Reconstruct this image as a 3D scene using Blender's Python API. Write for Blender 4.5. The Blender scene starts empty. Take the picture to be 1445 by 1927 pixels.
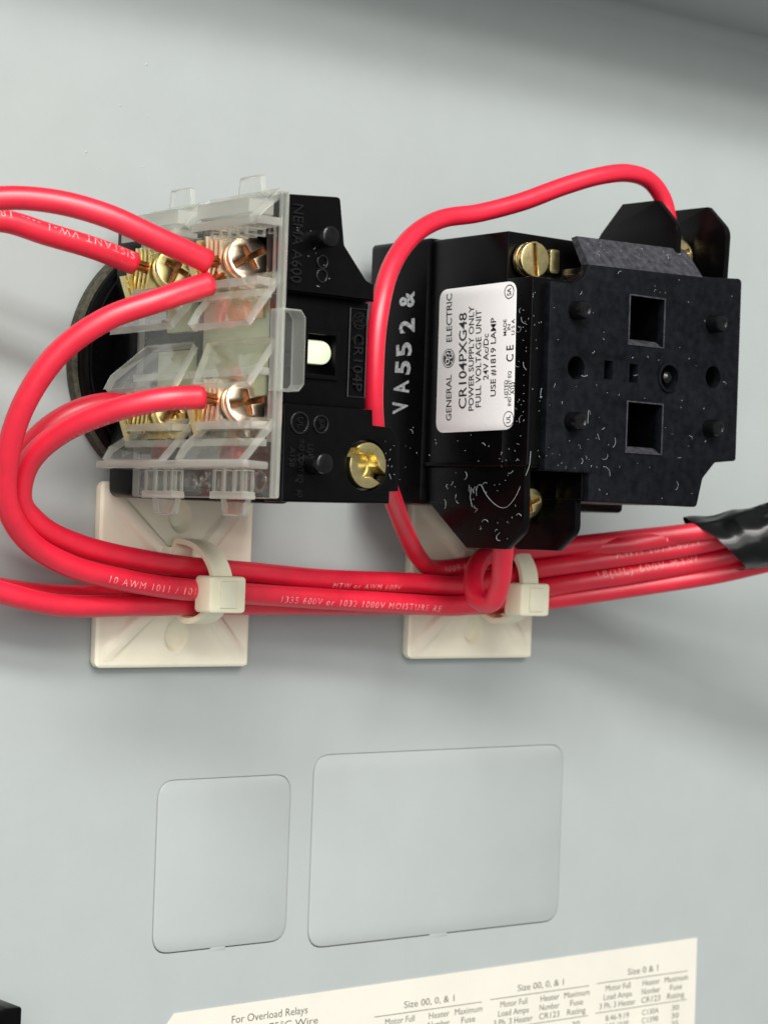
import bpy, bmesh, math, random
from mathutils import Vector, Matrix, noise
from mathutils.geometry import tessellate_polygon
random.seed(7)
sc = bpy.context.scene
C = sc.collection
MM = 0.001
# Working frame, in millimetres on the door: x right, y up, z out of the door towards the viewer.
def V(x, y, z): return Vector((x, -z, y)) * MM

# ------------------------------------------------------------------ camera
cam_d = bpy.data.cameras.new('camera'); cam = bpy.data.objects.new('camera', cam_d); C.objects.link(cam)
fw = Vector((0.62928502, 0.01060181, -0.77710229)); rt = Vector((0.7764397, 0.03489754, 0.62922457)); up = Vector((-0.03378988, 0.99933466, -0.01372883))
d3 = lambda v: Vector((v.x, -v.z, v.y))
R, U, B = d3(rt), d3(up), -d3(fw)
loc = V(-232.206, -3.912, 286.751)
cam.matrix_world = Matrix(((R.x, U.x, B.x, loc.x), (R.y, U.y, B.y, loc.y), (R.z, U.z, B.z, loc.z), (0, 0, 0, 1)))
cam_d.sensor_fit = 'HORIZONTAL'; cam_d.sensor_width = 36.0; cam_d.lens = 36.0 * 4150 / 1445
cam_d.clip_start = 0.01; cam_d.clip_end = 20
cam_d.dof.use_dof = True; cam_d.dof.focus_distance = 0.322; cam_d.dof.aperture_fstop = 62
sc.camera = cam
# ------------------------------------------------------------------ light: two ceiling tubes over a soft room, plus an added fill
w = bpy.data.worlds.new('World'); sc.world = w; w.use_nodes = True
w.node_tree.nodes['Background'].inputs[0].default_value = (0.98, 1.0, 0.985, 1)
w.node_tree.nodes['Background'].inputs[1].default_value = 0.27
def tube(name, y, z, x, power, sx, sy):
    d = bpy.data.lights.new(name, 'AREA'); d.shape = 'RECTANGLE'; d.size = sx; d.size_y = sy; d.energy = power; d.color = (1.0, 0.975, 0.94)
    o = bpy.data.objects.new(name, d); C.objects.link(o)
    o.location = V(x, y, z); o.rotation_euler = (V(0, 0, 0) - o.location).to_track_quat('-Z', 'Y').to_euler()
    return o
tube('ceiling_light', 1010, 1130, -380, 20.5, 1.2, 0.22)
tube('ceiling_light', 720, 1250, -560, 10.5, 1.2, 0.22)
tube('fill_light', 330, 1500, -820, 14.5, 1.5, 1.1)  # broad fill lamp added to lift the shade on the tie mounts
vs = sc.view_settings
vs.view_transform = 'Standard'; vs.look = 'None'; vs.exposure = 0.1; vs.gamma = 1; vs.use_curve_mapping = False
sc.cycles.max_bounces = 14; sc.cycles.transparent_max_bounces = 24; sc.cycles.transmission_bounces = 12
sc.cycles.use_denoising = True
sc.cycles.blur_glossy = 0.5; sc.cycles.sample_clamp_indirect = 6

# ------------------------------------------------------------------ materials
MATS = {}
def mat(name, col, rough=0.5, metal=0.0, spec=0.5, noise_scale=0, noise_amt=0.0, bump=0.0, bump_scale=2000, sss=0.0, col2=None, coat=0.0, trans=0.0):
    m = bpy.data.materials.new(name); m.use_nodes = True; nt = m.node_tree; b = nt.nodes['Principled BSDF']
    b.inputs['Base Color'].default_value = (*col, 1); b.inputs['Roughness'].default_value = rough; b.inputs['Metallic'].default_value = metal
    b.inputs['Specular IOR Level'].default_value = spec; b.inputs['Coat Weight'].default_value = coat
    if sss:
        b.inputs['Subsurface Weight'].default_value = sss; b.inputs['Subsurface Radius'].default_value = (1.0, 0.8, 0.5); b.inputs['Subsurface Scale'].default_value = 0.0015
    if trans: b.inputs['Transmission Weight'].default_value = trans
    tc = nt.nodes.new('ShaderNodeTexCoord')
    if noise_scale:
        n = nt.nodes.new('ShaderNodeTexNoise'); n.inputs['Scale'].default_value = noise_scale; n.inputs['Detail'].default_value = 6; n.inputs['Roughness'].default_value = 0.65
        nt.links.new(tc.outputs['Object'], n.inputs['Vector'])
        r = nt.nodes.new('ShaderNodeValToRGB'); r.color_ramp.elements[0].position = 0.35; r.color_ramp.elements[1].position = 0.68
        c2 = col2 or tuple(min(1, c * (1 + noise_amt)) for c in col); c1 = col if col2 else tuple(c * (1 - noise_amt) for c in col)
        r.color_ramp.elements[0].color = (*c1, 1); r.color_ramp.elements[1].color = (*c2, 1)
        nt.links.new(n.outputs['Fac'], r.inputs['Fac']); nt.links.new(r.outputs['Color'], b.inputs['Base Color'])
        mr = nt.nodes.new('ShaderNodeMapRange'); mr.inputs['To Min'].default_value = max(0.02, rough - 0.07); mr.inputs['To Max'].default_value = min(1, rough + 0.09)
        nt.links.new(n.outputs['Fac'], mr.inputs['Value']); nt.links.new(mr.outputs['Result'], b.inputs['Roughness'])
    if bump:
        n2 = nt.nodes.new('ShaderNodeTexNoise'); n2.inputs['Scale'].default_value = bump_scale; n2.inputs['Detail'].default_value = 3
        nt.links.new(tc.outputs['Object'], n2.inputs['Vector'])
        bp = nt.nodes.new('ShaderNodeBump'); bp.inputs['Strength'].default_value = bump; bp.inputs['Distance'].default_value = 0.0001
        nt.links.new(n2.outputs['Fac'], bp.inputs['Height']); nt.links.new(bp.outputs['Normal'], b.inputs['Normal'])
    MATS[name] = m
    return m
mat('grey_paint', (0.370, 0.403, 0.398), 0.42, noise_scale=90, noise_amt=0.018, bump=0.10, bump_scale=1400)
mat('bare_edge', (0.10, 0.11, 0.11), 0.6, noise_scale=700, noise_amt=0.3)
mat('black_plastic', (0.0016, 0.0016, 0.0018), 0.28, spec=0.13, noise_scale=500, noise_amt=0.25, bump=0.06, bump_scale=1500)
mat('black_barrier', (0.0018, 0.0016, 0.0018), 0.28, spec=0.13, noise_scale=400, noise_amt=0.2)
mat('dusty_black', (0.0014, 0.0018, 0.0028), 0.55, spec=0.12, noise_scale=700, col2=(0.0062, 0.0076, 0.0105), bump=0.18, bump_scale=2600)
mat('paler_black', (0.018, 0.018, 0.022), 0.75, spec=0.2, noise_scale=900, col2=(0.060, 0.060, 0.072), bump=0.2, bump_scale=2600)  # paler grey-black for the flap, hole rims and dusty ledges
mat('moulded_gloss', (0.004, 0.0042, 0.0048), 0.22, spec=0.6)
mat('peg_plastic', (0.0028, 0.003, 0.0036), 0.22, spec=0.4, noise_scale=900, noise_amt=0.4)
mat('gasket_rubber', (0.022, 0.021, 0.016), 0.85, noise_scale=1600, col2=(0.085, 0.08, 0.052), bump=0.6, bump_scale=2500)
mat('red_vinyl', (0.70, 0.009, 0.036), 0.40, spec=0.85, noise_scale=160, noise_amt=0.10, bump=0.12, bump_scale=900)
mat('wire_print', (0.82, 0.06, 0.09), 0.5, noise_scale=1300, col2=(0.88, 0.52, 0.50), noise_amt=0.2)
mat('brass', (0.78, 0.66, 0.32), 0.28, metal=1, noise_scale=500, noise_amt=0.14, bump=0.12, bump_scale=900)
mat('copper_screw', (0.93, 0.71, 0.56), 0.30, metal=1, noise_scale=600, noise_amt=0.12, bump=0.10, bump_scale=1200)
mat('dark_copper', (0.30, 0.13, 0.05), 0.45, metal=1, noise_scale=900, noise_amt=0.3)
mat('copper_strand', (0.80, 0.36, 0.16), 0.3, metal=1)
mat('nylon', (0.895, 0.86, 0.69), 0.42, noise_scale=150, noise_amt=0.03, sss=0.12, bump=0.10, bump_scale=700)
mat('tie_nylon', (0.92, 0.88, 0.66), 0.38, noise_scale=200, noise_amt=0.03, sss=0.2)
mat('pale_housing', (0.52, 0.57, 0.39), 0.45, sss=0.3, noise_scale=180, noise_amt=0.10)
mat('pale_button', (0.68, 0.76, 0.55), 0.45, sss=0.3, noise_scale=300, noise_amt=0.03)
mat('label_white', (0.88, 0.87, 0.865), 0.55, noise_scale=200, noise_amt=0.02)
mat('label_ink', (0.012, 0.016, 0.016), 0.5, noise_scale=2500, col2=(0.045, 0.05, 0.05))
mat('paper', (0.66, 0.64, 0.565), 0.75, noise_scale=70, noise_amt=0.03, bump=0.1, bump_scale=900)
mat('paper_ink', (0.06, 0.065, 0.055), 0.8, noise_scale=2500, col2=(0.15, 0.15, 0.125))
mat('stamp_white', (0.66, 0.69, 0.71), 0.8, noise_scale=1800, col2=(0.20, 0.21, 0.22), noise_amt=0.3)
mat('tape_black', (0.003, 0.0036, 0.0036), 0.24, spec=0.34, noise_scale=300, noise_amt=0.25, bump=0.03, bump_scale=400)
mat('lint', (0.40, 0.43, 0.44), 0.9)
# clear moulded polycarbonate: partly refracting, partly letting light straight through, faintly milky
def clear_mat(name, glass, haze):
    m = bpy.data.materials.new(name); m.use_nodes = True; nt = m.node_tree; nt.nodes.clear()
    out = nt.nodes.new('ShaderNodeOutputMaterial')
    g = nt.nodes.new('ShaderNodeBsdfGlass'); g.inputs['IOR'].default_value = 1.5; g.inputs['Roughness'].default_value = 0.01; g.inputs['Color'].default_value = (0.994, 0.998, 0.985, 1)
    t = nt.nodes.new('ShaderNodeBsdfTransparent'); t.inputs['Color'].default_value = (0.985, 0.992, 0.972, 1)
    d = nt.nodes.new('ShaderNodeBsdfTranslucent'); d.inputs['Color'].default_value = (0.90, 0.92, 0.86, 1)
    d2 = nt.nodes.new('ShaderNodeBsdfDiffuse'); d2.inputs['Color'].default_value = (0.90, 0.92, 0.86, 1)
    tc = nt.nodes.new('ShaderNodeTexCoord'); n = nt.nodes.new('ShaderNodeTexNoise'); n.inputs['Scale'].default_value = 240
    nt.links.new(tc.outputs['Object'], n.inputs['Vector'])
    bp = nt.nodes.new('ShaderNodeBump'); bp.inputs['Strength'].default_value = 0.10; bp.inputs['Distance'].default_value = 0.0003
    nt.links.new(n.outputs['Fac'], bp.inputs['Height']); nt.links.new(bp.outputs['Normal'], g.inputs['Normal'])
    def mix(f, a, b):
        x = nt.nodes.new('ShaderNodeMixShader'); x.inputs[0].default_value = f
        nt.links.new(a.outputs[0], x.inputs[1]); nt.links.new(b.outputs[0], x.inputs[2]); return x
    if glass: core = mix(glass, t, g)
    else:                                               # thin polished wall: clear with a mirror sheen at grazing angles
        gl_ = nt.nodes.new('ShaderNodeBsdfGlossy'); gl_.inputs['Roughness'].default_value = 0.03; nt.links.new(bp.outputs['Normal'], gl_.inputs['Normal'])
        lw = nt.nodes.new('ShaderNodeLayerWeight'); pw = nt.nodes.new('ShaderNodeMath'); pw.operation = 'POWER'; pw.inputs[1].default_value = 4.5
        ma = nt.nodes.new('ShaderNodeMath'); ma.operation = 'MULTIPLY_ADD'; ma.inputs[1].default_value = 0.9; ma.inputs[2].default_value = 0.075
        nt.links.new(lw.outputs['Facing'], pw.inputs[0]); nt.links.new(pw.outputs[0], ma.inputs[0]); core = mix(0, t, gl_); nt.links.new(ma.outputs[0], core.inputs[0])
    nt.links.new(mix(haze, core, mix(0.5, d, d2)).outputs[0], out.inputs[0])
    MATS[name] = m
clear_mat('clear', 0, 0.022)
clear_mat('clear_rim', 0.45, 0.28)  # milky white mixed in, standing for light trapped in the edges

# ------------------------------------------------------------------ mesh helpers (all take millimetres in the door frame)
class G:
    def __init__(s): s.v = []; s.f = []
    def add(s, vs, fs):
        n = len(s.v); s.v += [tuple(v) for v in vs]; s.f += [tuple(i + n for i in f) for f in fs]; return s
    def mesh(s, m, xf=None):                      # m: (verts, faces)
        return s.add([xf(*v) for v in m[0]] if xf else m[0], m[1])
def root_of(p):
    while p is not None and p.parent is not None: p = p.parent
    return p
def obj(name, g, material, parent=None, smooth=35, bevel=0):
    base = Vector(root_of(parent).get('_o', (0, 0, 0))) if parent is not None else Vector((0, 0, 0))
    me = bpy.data.meshes.new(name)
    me.from_pydata([V(*v) - base for v in g.v], [], g.f)
    bm = bmesh.new(); bm.from_mesh(me)
    bmesh.ops.remove_doubles(bm, verts=bm.verts, dist=2e-6)
    if bevel:
        es = [e for e in bm.edges if len(e.link_faces) == 2 and e.calc_face_angle() > math.radians(30)]
        bmesh.ops.bevel(bm, geom=es, offset=bevel * MM, segments=2, profile=0.6, affect='EDGES', clamp_overlap=True)
    bmesh.ops.recalc_face_normals(bm, faces=bm.faces)
    bm.to_mesh(me); bm.free()
    me.polygons.foreach_set('use_smooth', [True] * len(me.polygons))
    me.set_sharp_from_angle(angle=math.radians(smooth))
    me.materials.append(MATS[material])
    o = bpy.data.objects.new(name, me); C.objects.link(o); o.parent = parent
    return o
def clear_part(name, g, parent, bevel=0):            # moulded clear piece: polished faces, rims whitened for light gathered in the edges
    o = obj(name, g, 'clear', parent, bevel=bevel); me = o.data; me.materials.append(MATS['clear_rim'])
    acc = {}
    for p in me.polygons:
        n = p.normal if p.normal.dot(Vector((.57, .61, .55))) >= 0 else -p.normal
        k = tuple(round(c, 1) for c in n); acc[k] = acc.get(k, 0) + p.area
    big = Vector(max(acc, key=acc.get)).normalized()
    for p in me.polygons:
        if abs(p.normal.dot(big)) < 0.93: p.material_index = 1
    return o
def tag(o, label, cat, group=None, kind=None):
    if label: o['label'] = label
    if cat: o['category'] = cat
    if group: o['group'] = group
    if kind: o['kind'] = kind
    return o
def thing(name, p, label, cat, group=None):
    o = bpy.data.objects.new(name, None); C.objects.link(o); o.location = V(*p); o.empty_display_size = 0.005
    o['_o'] = tuple(V(*p)); return tag(o, label, cat, group)
def fillet(pts, r, n=5):
    out = []; N = len(pts)
    for i in range(N):
        p = Vector(pts[i][:2]); a = Vector(pts[i - 1][:2]); b = Vector(pts[(i + 1) % N][:2])
        rr = pts[i][2] if len(pts[i]) > 2 else r
        if rr <= 0: out.append(tuple(p)); continue
        da, db = (a - p), (b - p); la, lb = da.length, db.length; da.normalize(); db.normalize()
        ang = da.angle(db); t = min(rr / math.tan(ang / 2), la * 0.48, lb * 0.48)
        p0, p1 = p + da * t, p + db * t
        for k in range(n + 1):
            s = k / n; out.append(tuple((1 - s) ** 2 * p0 + 2 * s * (1 - s) * p + s * s * p1))
    return out
def circle(cx, cy, r, n=28, a0=0): return [(cx + r * math.cos(a0 + 2 * math.pi * k / n), cy + r * math.sin(a0 + 2 * math.pi * k / n)) for k in range(n)]
def rect(x0, y0, x1, y1): return [(x0, y0), (x1, y0), (x1, y1), (x0, y1)]
def area(p): return sum(p[i - 1][0] * p[i][1] - p[i][0] * p[i - 1][1] for i in range(len(p))) / 2
AX = {'z': lambda u, v, w: (u, v, w), 'x': lambda u, v, w: (w, v, u), 'y': lambda u, v, w: (u, w, v)}
def inset(p, d):
    if area(p) < 0: p = p[::-1]
    out = []; N = len(p)
    for i in range(N):
        a, b, c = Vector(p[i - 1]), Vector(p[i]), Vector(p[(i + 1) % N])
        n1 = Vector((-(b - a).y, (b - a).x)); n2 = Vector((-(c - b).y, (c - b).x))
        if n1.length < 1e-9 or n2.length < 1e-9: out.append(tuple(b)); continue
        n1.normalize(); n2.normalize(); m = n1 + n2
        if m.length < 1e-6: out.append(tuple(b + n1 * d)); continue
        m.normalize(); out.append(tuple(b + m * (d / max(0.4, m.dot(n1)))))
    return out
# extruded outline with holes and rounded rims; axis says which way it is extruded
def prism(g, outer, w0, w1, bev=0.0, holes=(), axis='z'):
    f = AX[axis]
    loops = []
    for k, p in enumerate([outer] + list(holes)):
        p = list(p)
        if area(p) < 0: p.reverse()
        s = 1 if k == 0 else -1
        prof = [(0, w0), (0, w1)] if not bev else [(bev, w0), (bev * .3, w0 + bev * .3), (0, w0 + bev), (0, w1 - bev), (bev * .3, w1 - bev * .3), (bev, w1)]
        rings = [[(q[0], q[1], w) for q in (inset(p, s * d) if d else p)] for d, w in prof]
        n = len(p); vs = [v for r in rings for v in r]; fs = []
        for j in range(len(rings) - 1):
            for i in range(n):
                i2 = (i + 1) % n; fs.append((j * n + i, j * n + i2, (j + 1) * n + i2, (j + 1) * n + i))
        g.mesh((vs, fs), f); loops.append((rings[0], rings[-1]))
    for side in (0, 1):
        L = [[Vector(v) for v in l[side]] for l in loops]
        tris = tessellate_polygon([[Vector((v.x, v.y, 0)) for v in l] for l in L])
        g.mesh(([tuple(v) for l in L for v in l], [tuple(t) for t in tris]), f)
    return g
def P(*a, **k): return prism(G(), *a, **k)
def box(g, x0, x1, y0, y1, z0, z1, bev=0.15): return prism(g, rect(x0, y0, x1, y1), z0, z1, min(bev, (z1 - z0) * .4, (x1 - x0) * .4, (y1 - y0) * .4))
def frame(a, ref=Vector((0, 1, 0))):
    a = Vector(a).normalized()
    if abs(a.dot(ref)) > 0.95: ref = Vector((1, 0, 0))
    u = (ref - a * ref.dot(a)).normalized(); return u, a.cross(u), a
# lathe round an axis: prof = [(r, h)]
def lathe(g, c, axis, prof, n=28):
    u, v, a = frame(axis); c = Vector(c); vs = []; fs = []
    for r, h in prof:
        for k in range(n):
            t = 2 * math.pi * k / n; vs.append(c + u * r * math.cos(t) + v * r * math.sin(t) + a * h)
    for j in range(len(prof) - 1):
        for k in range(n):
            k2 = (k + 1) % n; fs.append((j * n + k, j * n + k2, (j + 1) * n + k2, (j + 1) * n + k))
    for j, rev in ((0, 1), (len(prof) - 1, 0)):
        if prof[j][0] > 1e-6: fs.append(tuple(j * n + k for k in range(n)))
    return g.add(vs, fs)
def smooth_path(pts, step=0.8):
    P_ = [Vector(p) for p in pts]; P_ = [P_[0] * 2 - P_[1]] + P_ + [P_[-1] * 2 - P_[-2]]
    dense = []
    for i in range(1, len(P_) - 2):
        p0, p1, p2, p3 = P_[i - 1:i + 3]
        t0 = 0; t1 = (p1 - p0).length ** .5; t2 = t1 + (p2 - p1).length ** .5; t3 = t2 + (p3 - p2).length ** .5
        n = max(3, int((p2 - p1).length / 0.25))
        for k in range(n):
            t = t1 + (t2 - t1) * k / n
            A1 = p0 * ((t1 - t) / t1) + p1 * (t / t1); A2 = p1 * ((t2 - t) / (t2 - t1)) + p2 * ((t - t1) / (t2 - t1)); A3 = p2 * ((t3 - t) / (t3 - t2)) + p3 * ((t - t2) / (t3 - t2))
            B1 = A1 * ((t2 - t) / t2) + A2 * (t / t2); B2 = A2 * ((t3 - t) / (t3 - t1)) + A3 * ((t - t1) / (t3 - t1))
            dense.append(B1 * ((t2 - t) / (t2 - t1)) + B2 * ((t - t1) / (t2 - t1)))
    dense.append(P_[-2])
    for _ in range(6):
        dense = [dense[0]] + [(dense[i - 1] + dense[i] * 2 + dense[i + 1]) / 4 for i in range(1, len(dense) - 1)] + [dense[-1]]
    out = [dense[0]]; acc = 0
    for a, b in zip(dense, dense[1:]):
        L = (b - a).length
        while L > 1e-9 and acc + L >= step:
            a = a + (b - a) * ((step - acc) / L); L = (b - a).length; acc = 0; out.append(a)
        acc += L
    if (out[-1] - dense[-1]).length > step * .3: out.append(dense[-1])
    return out
def tangents(p): return [(p[min(i + 1, len(p) - 1)] - p[max(i - 1, 0)]).normalized() for i in range(len(p))]
def tubeg(g, path, r, n=18, cap=0.35, wob=0.0, seed=0):
    T = tangents(path); u = frame(T[0])[0]; rings = []
    rs = [r] * len(path)
    pts = list(path)
    if cap:                                           # a rounded cut end
        pts = [path[0] + T[0] * 0.0] + [path[0] + T[0] * cap * .35] + pts[1:-1] + [path[-1] - T[-1] * cap * .35, path[-1]]
        T = tangents(pts); rs = [r - cap * .6, r] + [r] * (len(pts) - 4) + [r, r - cap * .6]
    for i, (p, t) in enumerate(zip(pts, T)):
        u = (u - t * u.dot(t)).normalized(); v = t.cross(u)
        rr = rs[i] * (1 + wob * noise.noise(p * 0.13 + Vector((seed, 0, 0))))
        rings.append([p + (u * math.cos(2 * math.pi * k / n) + v * math.sin(2 * math.pi * k / n)) * rr for k in range(n)])
    vs = [q for rg in rings for q in rg]; fs = []
    for j in range(len(rings) - 1):
        for k in range(n):
            k2 = (k + 1) % n; fs.append((j * n + k, j * n + k2, (j + 1) * n + k2, (j + 1) * n + k))
    m = len(rings)
    fs.append(tuple(range(n))); fs.append(tuple((m - 1) * n + k for k in range(n)))
    return g.add(vs, fs)
# ------------------------------------------------------------------ lettering
TC = {}
def glyphs(s, bold=0.0, space=1.0):
    key = (s, bold, space)
    if key in TC: return TC[key]
    cu = bpy.data.curves.new('t', 'FONT'); cu.body = s; cu.size = 1.0; cu.extrude = 0.5; cu.resolution_u = 3; cu.offset = bold; cu.space_character = space
    o = bpy.data.objects.new('t', cu); C.objects.link(o)
    me = bpy.data.meshes.new_from_object(o.evaluated_get(bpy.context.evaluated_depsgraph_get()))
    vs = [tuple(v.co) for v in me.vertices]; fs = [tuple(p.vertices) for p in me.polygons]
    bpy.data.objects.remove(o); bpy.data.curves.remove(cu); bpy.data.meshes.remove(me)
    TC[key] = (vs, fs); return TC[key]
# flat text: p = baseline point (left/centre), r = reading direction, u = up, h = capital height, length = fitted width
def text(g, s, p, r, u, h, length=None, align='c', thick=0.04, lift=0.0, bold=0.0):
    vs, fs = glyphs(s, bold); r, u = Vector(r).normalized(), Vector(u).normalized(); n = r.cross(u); p = Vector(p)
    x0 = min(v[0] for v in vs); x1 = max(v[0] for v in vs); k = h / 0.70; kx = length / (x1 - x0) if length else k
    off = {'c': -(x0 + x1) / 2, 'l': -x0, 'r': -x1}[align]
    return g.add([p + r * ((v[0] + off) * kx) + u * (v[1] * k) + n * (lift + (v[2]) * thick) for v in vs], fs)
# printing rolled round a wire
def wire_text(g, path, r, s, s0, h, phi0, flip=False, pitch=None, keep=1.0):
    vs, fs = glyphs(s, 0.0, 1.28)
    bm = bmesh.new(); bv = [bm.verts.new((v[0], v[1], 0)) for v in vs if True]; seen = set()
    for f in fs:
        if all(vs[i][2] > 0 for i in f):
            try: bm.faces.new([bv[i] for i in f])
            except ValueError: pass
    bmesh.ops.delete(bm, geom=[v for v in bm.verts if not v.link_faces], context='VERTS')
    bmesh.ops.triangulate(bm, faces=bm.faces)
    k = h / 0.70; kx = (pitch or 1.0) * k
    for _ in range(2):
        es = [e for e in bm.edges if abs(e.verts[0].co.y - e.verts[1].co.y) * k > 0.35 or e.calc_length() * k > 0.9]
        if es: bmesh.ops.subdivide_edges(bm, edges=es, cuts=1); bmesh.ops.triangulate(bm, faces=bm.faces)
    bm.verts.index_update()
    step = (path[1] - path[0]).length; T = tangents(path); view = Vector((-0.63, 0, 0.777)); out = []
    sg = -1 if flip else 1
    for v in bm.verts:
        s_ = s0 + v.co.x * kx; i = max(0, min(len(path) - 2, int(s_ / step))); f = s_ / step - i
        c = path[i].lerp(path[i + 1], f); t = T[i].lerp(T[i + 1], f).normalized()
        n = (view - t * view.dot(t)).normalized(); b = n.cross(t)   # b: "up" for text read along t
        ph = phi0 + (v.co.y * k - h / 2) / r * 1.0
        out.append(c + (n * math.cos(ph) + b * math.sin(ph)) * (r + 0.025))
    fs2 = [tuple(v.index for v in f.verts) for f in bm.faces]; bm.free()
    return g.add(out, fs2)
def monogram(gd, gl, p, r, u, rad, z):                # dark disc, light ring and two script curls
    r, u = Vector(r), Vector(u); n = r.cross(u); p = Vector(p)
    put = lambda pts, h: [p + r * a + u * b + n * h for a, b in pts]
    def flat(g, loop, h): g.add(put(loop, h), [tuple(range(len(loop)))])
    if gd is not None:
        flat(gd, circle(0, 0, rad, 32), z)
    def band(a, b, n_=32, ang0=0, ang1=2 * math.pi, cx=0, cy=0, da=0):
        pts = []; fs = []
        for k in range(n_ + 1):
            t = ang0 + (ang1 - ang0) * k / n_; s = 1 - da * k / n_
            pts += [(cx + a * s * math.cos(t), cy + a * s * math.sin(t)), (cx + b * s * math.cos(t), cy + b * s * math.sin(t))]
        gl.add(put(pts, z + 0.02), [(2 * k, 2 * k + 1, 2 * k + 3, 2 * k + 2) for k in range(n_)])
    band(rad * .82, rad * .90)
    band(rad * .26, rad * .38, 20, .6, 7.4, -rad * .28, rad * .10, .35)
    band(rad * .24, rad * .36, 20, -2.4, 3.6, rad * .30, rad * .18, .35)
    band(rad * .22, rad * .33, 20, 1.2, 6.8, rad * .26, -rad * .36, .3)
    for a in (0.8, 2.4, 3.9, 5.5): band(rad * .10, rad * .17, 10, a, a + 3, rad * .64 * math.cos(a), rad * .64 * math.sin(a))

# ================================================================== SETTING: the inside of the cabinet door
def knock_outline(x0, y0, x1, y1, r): return fillet(rect(x0, y0, x1, y1), r, 6)
KO = [(-43.2, -70.2, -17.4, -43.1, 3.2, -30.7, 1.5), (-13.0, -72.0, 43.3, -40.2, 3.4, 15.2, 2.0)]
outer = rect(-190, -200, 280, 92.0)
door = obj('cabinet_door', prism(G(), outer, -1.6, 0.0, 0.0, [knock_outline(*k[:5]) for k in KO]), 'grey_paint'); tag(door, 'flat grey painted inside face of the steel cabinet door', None, kind='structure')
for x0, y0, x1, y1, r, tx, tw in KO:
    kp = obj('knockout_plate', prism(G(), knock_outline(x0 + .07, y0 + .11, x1 - .03, y1 - .05, r - .05), -1.7, 0.22, 0.40), 'grey_paint', None)
    kp.parent = door
    gt = G(); box(gt, tx - tw, tx + tw, y0 - .5, y0 + .75, -1.5, 0.10, .3); t = obj('tab', gt, 'grey_paint', None, bevel=0); t.parent = kp
    b = obj('gap_backing', P(knock_outline(x0 - 1, y0 - 1, x1 + 1, y1 + 1, r), -2.4, -1.75), 'bare_edge'); b.parent = kp
gl = G()                                              # the folded top flange of the door
prof = [(0.0, 92.0), (0.35, 93.2), (1.3, 94.2), (2.6, 94.6), (26.0, 94.6), (26.4, 95.4), (26.0, 96.1), (2.0, 96.1), (-.2, 95.3), (-1.6, 93.6), (-1.6, 92.0)]
lip = obj('top_flange', prism(gl, prof, -190, 280, 0, axis='x'), 'grey_paint', door)
gn = G()                                              # dust nibs under the paint
for _ in range(20):
    x_, y_ = (random.gauss(-52, 9), random.gauss(56, 8)) if _ < 11 else (random.uniform(-80, 95), random.uniform(-78, 88)); r0 = random.uniform(.10, .24)
    lathe(gn, (x_, y_, -.02), (0, 0, 1), [(r0, 0), (r0 * .8, r0 * .22), (r0 * .4, r0 * .38), (.01, r0 * .42)], 8)
o = obj('paint_nibs', gn, 'grey_paint', door); o['kind'] = 'stuff'
# ------------------------------------------------------------------ printed chart
chart = thing('printed_chart', (20, -100, 0), 'cream paper sticker printed with a heater size table, stuck low on the door', 'chart')
obj('sheet', P([(-41.5, -83), (-38.6, -79.6), (79.9, -78.2), (80.2, -150), (-42, -150)], 0.02, 0.16), 'paper', chart)
gi = G(); Rx, Uy = (1, 0.002, 0), (0, 1, 0); z = 0.175
def pt(s, x, y, h, L, a='c'): text(gi, s, (x, y, z), Rx, Uy, h, L, a, 0.012)
pt('For Overload Relays', -12.5, -82.4, 1.25, 15.1, 'r'); pt('Use 75\u00b0C Wire', -10.3, -84.3, 1.15, 14.0, 'r'); pt('Only Copper', -18.0, -86.2, 1.1, 10.5)
for k, (cx, ttl) in enumerate(((13.6, 'Size 00, 0, & 1'), (39.6, 'Size 00, 0, & 1'), (65.5, 'Size 0 & 1'))):
    dy = -.35 + .18 * k
    pt(ttl, cx, -83.45 + dy, 1.15, 11.2 if k < 2 else 8.0)
    box(gi, cx - 12, cx + 12, -84.32 + dy, -84.2 + dy, .165, .185, 0); box(gi, cx - 12, cx + 12, -89.72 + dy, -89.6 + dy, .165, .185, 0)
    for j, (a, b, c) in enumerate((('Motor Full', 'Heater', 'Maximum'), ('Load Amps', 'Number', 'Fuse'), ('3 Ph. 3 Heater', 'CR123', 'Rating'))):
        yy = -85.9 + dy - 1.58 * j
        pt(a, cx - 6.4, yy, 1.08, (6.4, 7.3, 9.3)[j]); pt(b, cx + 2.3, yy, 1.08, (4.6, 4.9, 5.0)[j]); pt(c, cx + 9, yy, 1.08, (6.3, 3.2, 4.6)[j])
    for j in range(9):
        yy = -91.35 + dy - 1.5 * j; q = (8.46, 5.41, 1.12)[2 - k] * (1 + .088 * j)
        pt('%.2f-%.2f' % (q, q * 1.086), cx - 6.4, yy, 1.0, 6.0); pt('C%d%s' % (104 + 9 * j + 13 * k, 'AB'[j % 2]), cx + 2.3, yy, 1.0, 4.4); pt(str((30, 30, 35, 40, 45, 50, 50, 60, 60)[j]), cx + 9, yy, 1.0, 1.9)
obj('table_print', gi, 'paper_ink', chart)
# ------------------------------------------------------------------ dark device corner low at the left
dev = thing('black_device', (-74, -82, 0), 'black plastic device corner with a rounded top edge, below the left knockout', 'device')
obj('housing', P(fillet([(-98, -105), (-71.6, -105), (-71.4, -73.2), (-74.0, -73.1), (-78, -74.2), (-98, -83)], .5), 0.05, 10, .35), 'black_plastic', dev)
obj('mounting_foot', P(fillet(rect(-97, -104, -73, -76), 1.0), 0.02, 3.0, .2), 'black_plastic', dev)

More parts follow.
